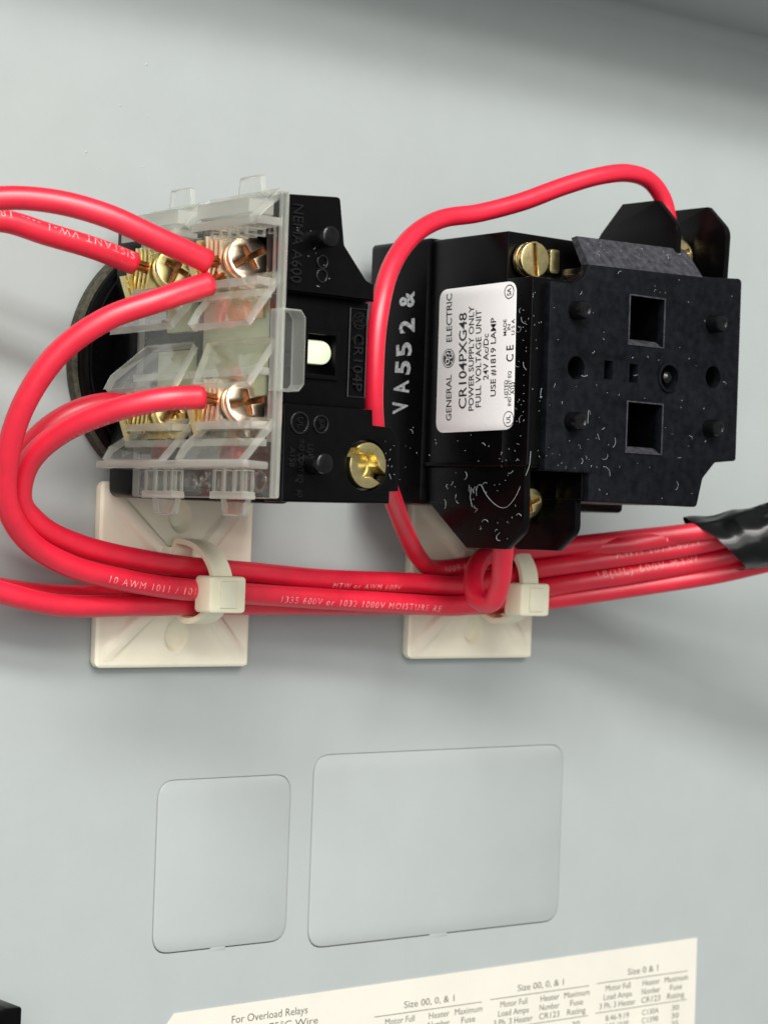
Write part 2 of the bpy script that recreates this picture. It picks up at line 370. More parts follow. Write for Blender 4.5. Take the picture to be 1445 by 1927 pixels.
# ================================================================== LEFT: contact block
cb = thing('contact_block', (-42.4, 21.2, 0), 'black contact block with clear terminal cover and a pale green plunger', 'contact block')
obj('gasket', lathe(G(), (-42.4, 21.2, 0.03), (0, 0, 1), [(19.6, 0), (19.95, .3), (19.95, 1.9), (19.5, 2.2)], 72), 'gasket_rubber', cb)
obj('mounting_ring', lathe(G(), (-42.4, 21.2, 2.25), (0, 0, 1), [(19.2, 0), (19.3, 1.2), (18.9, 1.7), (18.4, 1.8), (18.3, 2.5)], 72), 'black_plastic', cb)
base = obj('base_body', P(fillet(rect(-57.0, 0.4, -29, 42.0), 1.6), 4.8, 13.0, .35), 'black_plastic', cb)
g = G(); box(g, -51.8, -41.9, .9, 30.6, 13.05, 43.9, .2); box(g, -51.8, -48.0, 30.65, 41.4, 13.05, 43.9, .2)
box(g, -56.7, -51.85, .6, 7.6, 13.1, 43.8, .2); box(g, -56.7, -51.85, 37.2, 41.2, 13.1, 43.8, .2)       # floors behind the cover
box(g, -55.5, -51.85, 14.6, 30.2, 13.1, 25.4, .2)
for y0 in (7.7, 30.3): box(g, -55.6, -51.85, y0, y0 + 6.8, 26.2, 28.6, .2)
for y0 in (7.7, 30.3): box(g, -55.6, -51.85, y0, y0 + 6.8, 41.9, 43.8, .15)
obj('housing', g, 'black_plastic', cb)
g = G(); box(g, -56.2, -51.9, 18.2, 29.4, 27.0, 43.6, .5); box(g, -55.4, -51.9, 14.7, 18.1, 28.8, 41.6, .4); box(g, -57.0, -55.55, 15.6, 21.5, 17.0, 25.2, .3); box(g, -57.0, -55.55, 24.2, 29.8, 19.0, 25.2, .3); obj('contact_carrier', g, 'pale_housing', cb)
g = G(); box(g, -56.9, -56.25, 25.2, 29.0, 32.0, 42.6, .15); box(g, -56.6, -55.6, 9, 12.6, 13.6, 24, .15); obj('contact_strip', g, 'brass', cb)
# front plates
Zf = 48.0
g = prism(G(), fillet([(-57.6, 28.4, .1), (-57.9, 41.5, .2), (-48.4, 42.2, .6), (-47.4, 35.7, .4), (-43.4, 31.3, .5), (-42.0, 30.8, .3), (-41.9, 28.4, .1)], .3), 43.95, Zf, .28)
front_top = obj('front_plate', g, 'black_plastic', cb)
bc = (-42.2, 5.7)
g = prism(G(), fillet([(-56.7, 0.1, .2), (-56.6, 13.4, .1), (-41.5, 13.5, .1), (-41.3, 11.3, .2), (-38.0, 11.2, 1.2), (-36.4, 9.4, 1.2), (-36.3, 2.3, .2), (-37.9, 2.2, .1), (-37.9, 0.5, .2)], .3), 43.92, Zf, .28, [circle(*bc, 3.55, 36)])
front_low = obj('front_plate', g, 'black_plastic', cb)
g = prism(G(), rect(-56.75, 13.45, -41.7, 28.35), 43.9, 46.5, .15, [rect(-52.4, 17.7, -47.5, 23.3)])
prism(g, rect(-53.0, 17.1, -46.9, 23.9), 46.45, 47.1, .22, [rect(-52.3, 17.8, -47.6, 23.2)])
front_mid = obj('front_plate', g, 'black_plastic', cb)
g = G()
prism(g, rect(-45.1, 15.0, -41.9, 27.5), 46.45, 46.75, .1, [rect(-44.85, 15.25, -42.1, 27.25)])
monogram(None, g, (-43.45, 25.7, 46.75), (0, -1, 0), (1, 0, 0), 1.3, 0)
text(g, 'CR104P', (-44.35, 19.9, 46.6), (0, -1, 0), (1, 0, 0), 1.75, 7.9, thick=.55)
obj('moulded_lettering', g, 'moulded_gloss', front_mid, smooth=20)
g = G(); text(g, 'NEMA A600', (-56.5, 35.0, 48.05), (0, -1, 0), (1, 0, 0), 1.75, 10.6, thick=.4)
for y in (33.0, 31.1): prism(g, circle(-51.2, y, .98, 24), 47.95, 48.18, .05, [circle(-51.2, y, .74, 24)])
obj('moulded_lettering', g, 'moulded_gloss', front_top, smooth=20)
g = G()
for x, r_ in ((-54.1, 1.55), (-50.5, 1.3)): prism(g, circle(x, 10.9, r_, 24), 47.95, 48.2, .05, [circle(x, 10.9, r_ * .82, 24)])
text(g, 'UL', (-54.5, 10.9, 48.05), (0, -1, 0), (1, 0, 0), .9, 1.5, thick=.4); text(g, 'SA', (-50.9, 10.9, 48.05), (0, -1, 0), (1, 0, 0), .9, 1.5, thick=.4)
for x, s, y, L in ((-52.7, 'LISTED', 6.0, 3.8), (-54.2, 'IND CONT EQ', 5.4, 6.2), (-55.7, 'A158', 5.9, 2.8)): text(g, s, (x, y + .3, 48.05), (0, -1, 0), (1, 0, 0), .9, L * .94, thick=.38)
text(g, '60', (-54.2, 1.35, 48.05), (0, -1, 0), (1, 0, 0), .85, 1.0, thick=.38)
obj('moulded_lettering', g, 'moulded_gloss', front_low, smooth=20)
for x, y, p in ((-51.9, 36.2, front_top), (-51.6, 5.5, front_low)):
    obj('peg', lathe(G(), (x, y, 47.9), (0, 0, 1), [(1.55, 0), (1.5, 2.5), (1.35, 2.85), (1.1, 3.0)], 24), 'peg_plastic', p)
obj('window_floor', P(rect(-52.6, 17.5, -47.3, 23.5), 42.0, 43.5), 'black_plastic', front_mid)
bt = [(-51.6, 19.2), (-49.2, 19.2)] + [(-49.2 + 1.7 * math.sin(math.pi * k / 12), 20.85 - 1.65 * math.cos(math.pi * k / 12)) for k in range(1, 12)] + [(-49.2, 22.5), (-51.6, 22.5)]
obj('plunger', P(bt, 43.5, 46.0, .2), 'pale_button', cb)
# slotted, threaded brass bushing
g = G(); sl = math.radians(-33); n = 60; pts = []
for k in range(n):
    a = 2 * math.pi * k / n; dd = abs(math.sin(a - sl)) * 3.2
    pts.append((bc[0] + math.cos(a) * 3.22, bc[1] + math.sin(a) * 3.22))
def slab0(g, pts, t):
    p = [Vector(q) for q in pts]; n = (p[1] - p[0]).cross(p[-1] - p[0]).normalized() * t; N = len(p)
    g.add([q for q in p] + [q + n for q in p], [tuple(range(N)), tuple(range(2 * N - 1, N - 1, -1))] + [(i, (i + 1) % N, N + (i + 1) % N, N + i) for i in range(N)])
def half(a0, a1):
    o_ = [(bc[0] + 3.22 * math.cos(a0 + (a1 - a0) * k / 22), bc[1] + 3.22 * math.sin(a0 + (a1 - a0) * k / 22)) for k in range(23)]
    i0, i1 = a0 + .30, a1 - .30
    i_ = [(bc[0] + 1.75 * math.cos(i1 + (i0 - i1) * k / 18), bc[1] + 1.75 * math.sin(i1 + (i0 - i1) * k / 18)) for k in range(19)]
    return o_ + i_
for s in (0, math.pi): prism(g, half(sl + s + .24, sl + s + math.pi - .24), 46.0, 48.35, .22)
prism(g, circle(*bc, 3.2, 40), 41.0, 46.1, .1, [circle(*bc, 1.75, 40)])
bush = obj('bushing', g, 'brass', cb)
g = G()
for k in range(9): lathe(g, (*bc, 41.6 + .5 * k), (0, 0, 1), [(1.78, -.12), (1.50, .08), (1.78, .28)], 24)
obj('thread', g, 'brass', bush)
obj('bushing_well', P(circle(*bc, 3.9, 30), 40.6, 41.0), 'black_plastic', bush)
# terminal screws with clamp plates
def plus(c, L1, L2, w):
    x, y = c; return [(x - w, y - w), (x - w, y - L2), (x + w, y - L2), (x + w, y - w), (x + L1, y - w), (x + L1, y + w), (x + w, y + w), (x + w, y + L2), (x - w, y + L2), (x - w, y + w), (x - L1, y + w), (x - L1, y - w)]
def screw(parent, c, r, rot, tilt, m='copper_screw', slot_only=False, hh=2.0):
    g = G(); rc = lambda p: [(q[0] * math.cos(rot) - q[1] * math.sin(rot), q[0] * math.sin(rot) + q[1] * math.cos(rot)) for q in p]
    hole = rc(rect(-r * .93, -.32, r * .93, .32)) if slot_only else rc(plus((0, 0), r * .80, r * .56, r * .125))
    n_ = 32
    h = G(); prism(h, circle(0, 0, r, n_), -hh * .6, 0, r * .07, [hole]); prism(h, circle(0, 0, r * .995, n_), -hh, -hh * .62, .1); prism(h, circle(0, 0, r * .52, 16), -hh - 4, -hh, 0)
    ax = Vector(tilt).normalized(); u, v, a = frame(ax); u, v = v * -1, u
    c = Vector(c)
    g.add([c + u * p[0] + v * p[1] + a * p[2] for p in h.v], h.f)
    o = obj('terminal_screw', g, m, parent)
    h = prism(G(), circle(0, 0, r * .95, n_), -hh * .61, -hh * .5, 0); k = G(); k.add([c + u * p[0] + v * p[1] + a * p[2] for p in h.v], h.f)
    obj('drive_recess', k, 'dark_copper', o)
    return o
def clamps(sc_, c, zs, x0, x1, y0, y1, m='copper_screw'):
    for j, zz in enumerate(zs):
        g = G(); vs = []; fs = []; n_ = 10
        for k in range(n_ + 1):
            t = k / n_; y = y0 + (y1 - y0) * t; s = (2 * t - 1)
            dz = -.95 * s * s + .25 * s; dx = .35 * s * s
            for xx, z_ in ((x0 + dx, zz + dz), (x1, zz + dz), (x1, zz + dz + .5), (x0 + dx, zz + dz + .5)): vs.append((xx, y, z_))
        for k in range(n_):
            for q in range(4): fs.append((4 * k + q, 4 * k + (q + 1) % 4, 4 * k + 4 + (q + 1) % 4, 4 * k + 4 + q))
        fs += [(0, 1, 2, 3), (4 * n_, 4 * n_ + 1, 4 * n_ + 2, 4 * n_ + 3)]
        obj('clamp_plate', g.add(vs, fs), m, sc_, bevel=.08)
TERM = [((-57.0, 33.7, 39.2), 30.3, 36.9, 0.5), ((-57.2, 33.4, 21.6), 30.0, 36.6, 1.1), ((-56.5, 13.8, 39.2), 10.4, 17.0, 0.2), ((-56.6, 13.0, 21.6), 9.6, 16.2, .8)]
for c, y0, y1, rot in TERM:
    s_ = screw(cb, c, 3.15, rot, (-0.22, .16, 1.0), 'brass' if c[2] < 30 else 'copper_screw')
    clamps(s_, c, [c[2] - 6.8, c[2] - 5.7, c[2] - 4.6, c[2] - 3.5], c[0] - 2.8, c[0] + 3.6, y0, y1, 'brass' if c[2] < 30 else 'copper_screw')
    g = G(); box(g, c[0] - 2.4, c[0] + 3.4, y0 - .2, y1 - .4, c[2] - 9.8, c[2] - 8.6, .15); vs = [(c[0] - 3.6, y0 + .2, c[2] - 8.6), (c[0] - 3.6, y0 - 2.4, c[2] - 8.0)]
    slab0(g, [(c[0] - 3.2, y0 + 2.6, c[2] - 9.6), (c[0] - 2.6, y0 - 1.4, c[2] - 8.2), (c[0] - 2.6, y0 - 1.4, c[2] - 6.9), (c[0] - 3.2, y0 + 2.6, c[2] - 8.3)], .5)
    obj('contact_plate', g, 'brass', s_)
# ---- clear moulded terminal cover
g = prism(G(), fillet(rect(13.4, .5, 48.2, 41.8), .5), -58.3, -57.15, .12, [rect(15.5, 8.3, 27.5, 17.2), rect(29.8, 8.3, 46.3, 17.2), rect(15.5, 28.4, 27.5, 37.2), rect(29.8, 28.4, 46.3, 37.2)], axis='x')
g2 = G(); prism(g2, fillet([(-58.6, 15.0, .1), (-58.7, 26.0, .1), (-55.5, 26.0, .2), (-54.7, 25.0, .2), (-54.6, 16.0, .2), (-55.4, 15.0, .2)], .2), 46.7, 49.6, .25)
g3 = prism(G(), rect(-58.9, .6, -57.75, 41.7), 48.25, 48.9, .1)
cover = clear_part('clear_cover', g, cb)
clear_part('front_tab', g2, cover); clear_part('edge_strip', g3, cover)
def slab(g, pts, t):
    p = [Vector(q) for q in pts]; n = (p[1] - p[0]).cross(p[-1] - p[0]).normalized() * t; N = len(p)
    g.add([q for q in p] + [q + n for q in p], [tuple(range(N)), tuple(range(2 * N - 1, N - 1, -1))] + [(i, (i + 1) % N, N + (i + 1) % N, N + i) for i in range(N)])
LOUV = [(42.0, 38.2, 15.5, 28.2, 15.3, 27.2, -62.5), (42.2, 38.2, 30.6, 47.0, 30.8, 46.4, -62.6), (30.9, 24.5, 16.8, 29.5, 15.0, 31.8, -65.0), (31.0, 23.9, 34.2, 47.6, 36.0, 50.0, -65.0), (22.4, 15.8, 16.0, 28.0, 14.4, 32.2, -64.6), (22.2, 16.0, 31.5, 47.0, 34.5, 47.6, -63.0), (11.6, 5.7, 17.5, 28.2, 14.6, 29.8, -64.6), (11.4, 5.6, 32.5, 47.4, 33.5, 49.0, -64.6)]
for yt, yb, a0, a1, b0, b1, xo in LOUV:
    gg = G(); xm = (xo - 58.3) / 2; ym = (yt + yb) / 2
    slab(gg, [(-58.25, yt, a0), (-58.25, yt, a1), (xo, yb, b1), (xo, yb, b0 + .6), (xo + (.25 * (-58.3 - xo)), yb + (yt - yb) * .3, b0 - .2)], 1.15)
    clear_part('louver', gg, cover, .2)
for zz in ((14.5, 28.3), (32.5, 48.5)):
    gg = G(); box(gg, -62.4, -58.35, 37.0, 38.1, zz[0], zz[1], .15); clear_part('cover_rib', gg, cover)
for z0, z1, x0 in ((13.6, 51.0, -64.9),):
    gg = G(); prism(gg, fillet([(x0, z0, .6), (-58.35, z0, .1), (-58.35, z1 - 4, .1), (x0, z1, .6)], .3), 4.4, 5.4, .2, axis='y'); clear_part('cover_rib', gg, cover)
for y0 in (28.0, 8.0, 17.6):
    for z0, z1 in ((15.2, 27.8), (30.0, 46.6)):
        gg = G(); box(gg, -61.0 if y0 != 17.6 else -60, -58.35, y0 - .5, y0 + .5, z0, z1, .15); clear_part('cover_rib', gg, cover)
for yb in (29.6, 10.3):
    for z0, z1 in ((16.0, 28.0), (33.5, 47.2)):
        gg = G(); box(gg, -61.4, -58.4, yb - .55, yb + .55, z0, z1, .2); clear_part('cover_rib', gg, cover)
for zc in (23.4, 40.5):
    for k in range(5):
        gg = G(); box(gg, -61.6, -58.4, 35.9, 36.95, zc - 4.4 + 2.0 * k, zc - 3.7 + 2.0 * k, .15); clear_part('cover_rib', gg, cover)
for zc in (23.4, 40.5):                                   # snap tabs above and below, ribs below
    gg = G(); prism(gg, fillet([(zc - 4.2, 41.5, .2), (zc - 2.9, 41.9, .4), (zc - 2.5, 44.6, .6), (zc + 2.5, 44.6, .6), (zc + 2.9, 41.9, .4), (zc + 4.2, 41.5, .2)], .4), -58.35, -57.5, .15, axis='x'); clear_part('snap_tab', gg, cover)
    gg = G(); prism(gg, fillet([(zc - 4.4, .8, .2), (zc - 3.1, .3, .4), (zc - 2.5, -2.0, .6), (zc + 2.5, -2.0, .6), (zc + 3.1, .3, .4), (zc + 4.4, .8, .2)], .4), -59.3, -58.35, .2, axis='x'); clear_part('snap_tab', gg, cover)
    for k, dz in enumerate((-3.4, -1.2, 1.6, 3.2)):
        gg = G(); box(gg, -60.3, -58.35, 1.2, 4.3, zc + dz - .35, zc + dz + .35, .15); clear_part('cover_rib', gg, cover)
    gg = G(); box(gg, -60.6, -58.36, .3, 1.3, zc - 4.0, zc + 4.0, .3); clear_part('cover_rib', gg, cover)
    gg = G(); box(gg, -62.6, -58.36, 38.6, 40.6, zc - 6.5, zc + 6.0, .4); clear_part('cover_hood', gg, cover)
gg = G()
for zc in (16.6, 47.0 - 1.6): prism(gg, circle(zc, 2.8, 1.5, 24), -58.55, -58.25, .06, [circle(zc, 2.8, 1.2, 24)], axis='x')
for k in range(7):                                        # wriggling moulding marks
    zc, yc = 29.5 + 1.15 * k + random.uniform(-.3, .3), 2.6 + random.uniform(-.9, .9); a0 = random.uniform(0, 6)
    tubeg(gg, [Vector((-58.42, yc + (.35 + .06 * j) * math.sin(a0 + .55 * j), zc + (.3 + .06 * j) * math.cos(a0 + .55 * j))) for j in range(9)], .17, 8, 0)
prism(gg, [(45.0, 36.2), (47.0, 36.0), (46.3, 38.2)], -58.55, -58.25, .05, [[(45.5, 36.5), (46.6, 36.4), (46.2, 37.5)]], axis='x')
obj('moulding_mark', gg, 'clear', cover)['kind'] = 'stuff'

# ================================================================== RIGHT: lamp power unit
pu = thing('lamp_power_unit', (15, 22.7, 0), 'black lamp power unit with white rating label and square holes in its dusty front', 'power unit')
obj('gasket', lathe(G(), (15, 22.7, 0.03), (0, 0, 1), [(19.6, 0), (20.2, .3), (20.2, 1.9), (19.7, 2.2)], 64), 'gasket_rubber', pu)
obj('mounting_ring', lathe(G(), (15, 22.7, 2.25), (0, 0, 1), [(19.2, 0), (19.3, 1.4), (18.6, 2.2)], 64), 'black_plastic', pu)
gb = P(fillet(rect(-8.2, 1.3, 37.2, 43.6), 1.0), 4.5, 19.0, .35); base = obj('base_body', gb, 'black_plastic', pu)
body_out = fillet([(-7.5, 7.2, .2), (4.1, 7.2, .2), (4.1, 2.5, .2), (28.6, 2.5, .6), (29.8, 7.0, 1), (32.6, 9.7, 1.0), (37.5, 10.2, .4), (37.5, 39.8, .4), (28.4, 39.8, .4), (28.2, 43.2, .4), (-7.5, 43.2, .4)], .3)
SQ = [(12.0, 27.2, 19.7, 34.8), (12.2, 10.4, 20.0, 18.2)]
rh = [circle(1.1, 22.6, 1.75, 24), circle(31.6, 23.4, 1.75, 24), rect(7.1, 21.4, 8.9, 24.2), rect(12.6, 21.3, 14.4, 24.1)]
g = prism(G(), body_out, 19.05, 38.0 - 1.0, .3, [rect(*q) for q in SQ])
up_out = fillet([(-7.5, 7.2, .2), (4.1, 7.2, .2), (4.1, 2.6, .2), (28.5, 2.6, .6), (29.7, 7.1, 1), (32.5, 9.8, 1.0), (37.4, 10.3, .4), (37.4, 39.7, .4), (28.3, 39.7, .4), (28.1, 38.6, .1), (2.6, 38.2, .1), (2.4, 37.2, .3), (.4, 36.0, 1.2), (-7.5, 35.9, .2)], .3)
prism(g, up_out, 36.95, 42.8, .3, [rect(*q) for q in SQ] + rh)
body = obj('body', g, 'black_plastic', pu)
g = G(); prism(g, fillet([(18.6, 7.35, 0), (19.4, 7.9, 0), (38.6, 7.9, .0), (38.6, 7.35, 0)], 0), -7.75, -7.3, .08, axis='x'); obj('ledge', g, 'black_plastic', body)
SQ = [(12.0, 27.2, 19.7, 34.8), (12.2, 10.4, 20.0, 18.2)]
fp_out = fillet([(-4.8, 6.7, .3), (4.5, 6.7, .2), (4.5, 2.35, .2), (28.7, 2.35, .8), (29.9, 7.0, 1), (32.7, 9.7, 1.2), (37.6, 10.2, .5), (37.6, 39.9, .8), (28.4, 39.3, .3), (3.0, 38.7, .2), (2.2, 36.9, 1.0), (.2, 35.4, 1.0), (-4.9, 35.3, .5)], .3)
holes = [rect(*q) for q in SQ] + [circle(1.1, 22.6, 1.75, 24), circle(31.6, 23.4, 1.75, 24), rect(7.1, 21.4, 8.9, 24.2), rect(12.6, 21.3, 14.4, 24.1), circle(21.2, 22.6, 2.0, 24)]
g = prism(G(), fp_out, 42.2, 44.0, .22, holes)
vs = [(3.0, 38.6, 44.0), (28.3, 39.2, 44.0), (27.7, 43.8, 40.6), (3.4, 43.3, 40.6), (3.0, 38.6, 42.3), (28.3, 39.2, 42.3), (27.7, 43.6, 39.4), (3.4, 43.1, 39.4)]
fp = obj('front_plate', g, 'dusty_black', pu)
obj('top_flap', G().add(vs, [(0, 1, 2, 3), (4, 5, 6, 7), (0, 1, 5, 4), (1, 2, 6, 5), (2, 3, 7, 6), (3, 0, 4, 7)]), 'paler_black', fp)  # flap coloured paler than the rest of the front plate
for q in SQ:
    g = prism(G(), rect(q[0] - .17, q[1] - .17, q[2] + .17, q[3] + .17), 43.95, 44.2, .06, [rect(q[0] + .05, q[1] + .05, q[2] - .05, q[3] - .05)])
    obj('hole_rim', g, 'paler_black', fp)
    g = G().add([(q[0] + .02, q[1] - .02, 43.9), (q[2] - .02, q[1] - .02, 43.9), (q[2] - .02, q[1] + .95, 42.3), (q[0] + .02, q[1] + .95, 42.3), (q[0] + .02, q[1] - .02, 41.8), (q[2] - .02, q[1] - .02, 41.8), (q[2] - .02, q[1] + .95, 41.8), (q[0] + .02, q[1] + .95, 41.8)], [(0, 1, 2, 3), (4, 5, 6, 7), (0, 1, 5, 4), (1, 2, 6, 5), (2, 3, 7, 6), (3, 0, 4, 7)])
    obj('hole_ledge', g, 'paler_black', fp)
for x, y in ((1.6, 31.3), (32.0, 31.9), (1.5, 14.4), (32.0, 15.1)):
    obj('peg', lathe(G(), (x - 1.2, y, 43.9), (0, 0, 1), [(1.5, 0), (1.42, 2.0), (1.2, 2.45), (.8, 2.55), (.4, 2.3)], 20), 'peg_plastic', fp)
obj('pin', lathe(G(), (21.2, 22.6, 42.85), (0, 0, 1), [(1.0, 0), (.95, 1.0), (.5, 1.35)], 18), 'peg_plastic', fp)
obj('pin_collar', P(circle(21.2, 22.6, 2.4, 28), 43.95, 44.3, .1, [circle(21.2, 22.6, 1.95, 28)]), 'dusty_black', fp)
bar_b = fillet([(19.4, 7.1, 0), (20.2, 1.6, .3), (29.5, -5.4, .3), (38.6, -5.4, .5), (42.6, -2.4, 2.5), (42.3, 7.1, 0)], .3, 6)
obj('terminal_barrier', P(bar_b, -7.35, -6.1, .15, axis='x'), 'black_barrier', pu)
obj('terminal_barrier', P([(z_ - .9, y) for z_, y in bar_b], 4.15, 5.4, .15, axis='x'), 'black_barrier', pu)
bar_t = fillet([(20.5, 43.2, 0), (24, 47.6, .3), (28.7, 52, .3), (36.6, 51.9, .4), (41.3, 47.4, 3.0), (41.1, 42.1, 0)], .3, 6)
obj('terminal_barrier', P(bar_t, 24.9, 26.1, .15, axis='x'), 'black_barrier', pu)
bar_t2 = fillet([(20.5, 39.9, 0), (24, 47.8, .3), (28.7, 52.2, .3), (37.2, 52.1, .4), (41.6, 48.0, 3.0), (41.2, 39.9, 0)], .3, 6)
obj('terminal_barrier', P(bar_t2, 36.1, 37.3, .15, axis='x'), 'black_barrier', pu)
s_ = screw(pu, (-4.5, 38.9, 40.0), 2.7, math.radians(97), (-.1, 0, 1), 'brass', True, 2.2); s_.name = 'case_screw'
obj('screw_glint', P(fillet(rect(.2, 37.4, 2.3, 41.2), .6), 37.02, 38.3, .3), 'brass', s_)  # small brass piece added for the screw's reflection in the recess wall
s2 = screw(pu, (-0.2, 1.8, 36.0), 2.4, .4, (-.1, -.2, 1), 'brass'); clamps(s2, None, [31.6, 32.8], -3.6, 3.3, -1.6, 5.4, 'brass')
s3 = screw(pu, (30.9, 43.9, 36.8), 2.4, .4, (-.1, .2, 1), 'brass'); clamps(s3, None, [32.2, 33.4], 27.0, 34.6, 41.0, 47.6, 'brass')
# rating label on the side
lab = obj('rating_label', P(fillet([(21.7, 12.5), (39.7, 12.8), (39.3, 35.4), (21.5, 35.1)], 1.9, 8), -7.66, -7.52, .03, axis='x'), 'label_white', pu)
g = G(); xl = -7.68; r_, u_ = (0, 1, 0), (0, 0, -1)
def lt(s, y, z_, h, L): text(g, s, (xl, y, z_), r_, u_, h, L, 'c', .012, bold=.012)
def lt(s, y, z_, h, L): text(g, s, (xl, y, z_), (0, 1, -.045), (0, -.03, -1), h, L, 'c', .012, bold=.01)
lt('GENERAL', 18.0, 25.2, 1.25, 7.2); lt('ELECTRIC', 30.6, 24.65, 1.3, 7.6)
gw = G(); monogram(g, gw, (xl - .005, 24.2, 24.2), (0, 1, 0), (0, 0, -1), 1.5, 0)
lt('CR104PXG48', 23.7, 28.5, 1.8, 15.0); lt('POWER SUPPLY ONLY', 24.0, 30.2, 1.2, 16.3); lt('FULL VOLTAGE UNIT', 23.9, 31.9, 1.25, 15.1); lt('24V Ac/Dc', 24.1, 33.6, 1.2, 7.1); lt('USE #1819 LAMP', 24.0, 35.3, 1.2, 12.1)
for i, s in enumerate(('LISTED', 'IND CONT EQ', 'A153')): lt(s, (19.0, 19.05, 19.1)[i], (38.2, 39.0, 39.75)[i], .72, (2.7, 5.3, 1.8)[i])
lt('C E', 24.4, 39.25, 1.6, 2.5)
for i, s in enumerate(('MADE', 'IN', 'U S A')): lt(s, 28.4, (37.5, 38.4, 39.35)[i], .72, (2.5, .9, 2.4)[i])
def ring_on(y, z_, a, b):
    n_ = 28; g.add([(xl - .006, y + q * math.cos(2 * math.pi * k / n_), z_ + q * math.sin(2 * math.pi * k / n_)) for k in range(n_) for q in (a, b)], [(2 * k, 2 * k + 1, (2 * k + 3) % (2 * n_), (2 * k + 2) % (2 * n_)) for k in range(n_)])
ring_on(14.4, 38.65, 1.08, 1.2); lt('UL', 14.4, 39.05, .9, 1.2); ring_on(33.8, 37.85, .95, 1.1); lt('SA', 33.8, 38.25, .9, 1.2)
obj('label_print', g, 'label_ink', lab)
obj('logo_script', gw, 'label_white', lab)
g = G()
for s, y, z_, w_ in (('V', 16.9, 15.1, 2.0), ('A', 20.0, 15.2, 2.0), ('5', 23.0, 15.4, 2.2), ('5', 26.1, 15.5, 2.2), ('2', 29.8, 16.1, 2.2), ('&', 34.0, 15.8, 2.5)):
    j = random.uniform(-.1, .1)
    text(g, s, (-8.24, y, z_), (0, 1, j), (0, j, -1), 3.6, w_, 'c', .02, bold=.03)
obj('stamped_code', g, 'stamp_white', base)

# ================================================================== cable tie mounts and ties
def mount(cx, cy, label):
    t = thing('cable_tie_mount', (cx, cy, 0), label, 'cable mount', 'square nylon tie mounts')
    N = 120; S = 14.1; g = G(); vs = []; fs = []
    def h(x, y):
        ax, ay = abs(x), abs(y); d = max(ax, ay); rib = abs(ax - ay) / 1.414
        e = 2.2 + 1.6 * max(0, 1 - d / 12.5) ** 1.3
        hr = 2.3 + 3.2 * max(0, 1 - d / 12.6)
        t_ = max(0, min(1, (1.55 - rib) / .7)); t_ = t_ * t_ * (3 - 2 * t_)
        e = e + (max(e, hr) - e) * t_
        if d < 4.6: e = max(e, 4.5)
        if d > S - 1.0: e = 2.2
        if d > S - .35: e = 2.2 - (d - (S - .35)) * .9
        for sy in (-1, 1):
            q = math.hypot(x / 1.0, (y - sy * 9.2) / 1.25)
            if q < 2.1: e = e + (1.1 - e) * (1 - max(0, min(1, (q - 1.25) / .8))) 
        return e
    for j in range(N + 1):
        for i in range(N + 1):
            x, y = -S + 2 * S * i / N, -S + 2 * S * j / N
            r_ = 1.0
            ex, ey = max(abs(x) - (S - r_), 0), max(abs(y) - (S - r_), 0); L = math.hypot(ex, ey)
            if L > r_: k = r_ / L; x = math.copysign(S - r_ + ex * k, x); y = math.copysign(S - r_ + ey * k, y)
            vs.append((cx + x, cy + y, h(x, y)))
    for j in range(N):
        for i in range(N): a = j * (N + 1) + i; fs.append((a, a + 1, a + N + 2, a + N + 1))
    rim = [i for i in range(N + 1)] + [j * (N + 1) + N for j in range(1, N + 1)] + [N * (N + 1) + i for i in range(N - 1, -1, -1)] + [j * (N + 1) for j in range(N - 1, 0, -1)]
    n0 = len(vs); vs += [(vs[i][0], vs[i][1], .9) for i in rim]
    for k in range(len(rim)): k2 = (k + 1) % len(rim); fs.append((rim[k], rim[k2], n0 + k2, n0 + k))
    g.add(vs, fs); obj('mount_body', g, 'nylon', t, 28)
    obj('adhesive_pad', P(fillet(rect(cx - S + .3, cy - S + .3, cx + S - .3, cy + S - .3), 1), .03, .95, .1), 'nylon', t)
mount(-42.4, -11.3, 'square cream nylon tie mount on the door below the contact block')
mount(18.7, -10.4, 'square cream nylon tie mount on the door below the power unit')
def tie(cx, ring, head, label, tail):
    t = thing('cable_tie', (cx, ring[0][0], ring[0][1]), label, 'cable tie', 'nylon cable ties round the wire bundle')
    path = smooth_path([(cx + q[2], q[0], q[1]) for q in ring], .5); T = tangents(path); g = G(); vs = []; fs = []
    for p, tt in zip(path, T):
        n = Vector((1, 0, 0)).cross(tt).normalized()
        for a, b in ((-1.75, -.5), (1.75, -.5), (1.75, .35), (1.2, .55), (-1.2, .55), (-1.75, .35)): vs.append(p + Vector((a, 0, 0)) + n * b)
    for j in range(len(path) - 1):
        for k in range(6): fs.append((6 * j + k, 6 * j + (k + 1) % 6, 6 * j + 6 + (k + 1) % 6, 6 * j + 6 + k))
    fs += [tuple(range(6)), tuple(6 * (len(path) - 1) + k for k in range(6))]
    obj('strap', g.add(vs, fs), 'tie_nylon', t)
    hx, hy, hz = head; g = G()
    prism(g, fillet(rect(hx - 3.3, hy - 2.75, hx + 3.3, hy + 2.75), .7), hz - 2.1, hz + 2.1, .45)
    hd = obj('head', g, 'tie_nylon', t)
    g = G(); box(g, hx - 1.5, hx + 1.5, hy - 2.0, hy + 2.0, hz + 2.05, hz + 2.45, .25); obj('pawl', g, 'tie_nylon', hd)
tie(-43.4, [(-9.5, 4.6, 0), (-6.2, 5.2, 0), (-6.0, 7.5, 0), (-6.9, 11.2, 0), (-9.0, 14.2, 0), (-11.5, 15.2, .3), (-13.6, 15.0, .4), (-16.6, 13.0, .2), (-17.8, 10.0, 0), (-17.4, 7.2, 0), (-15.2, 5.2, 0), (-12.5, 4.7, 0)], (-43.1, -13.6, 15.0), 'cream nylon cable tie under the contact block, its square head outward', 0)
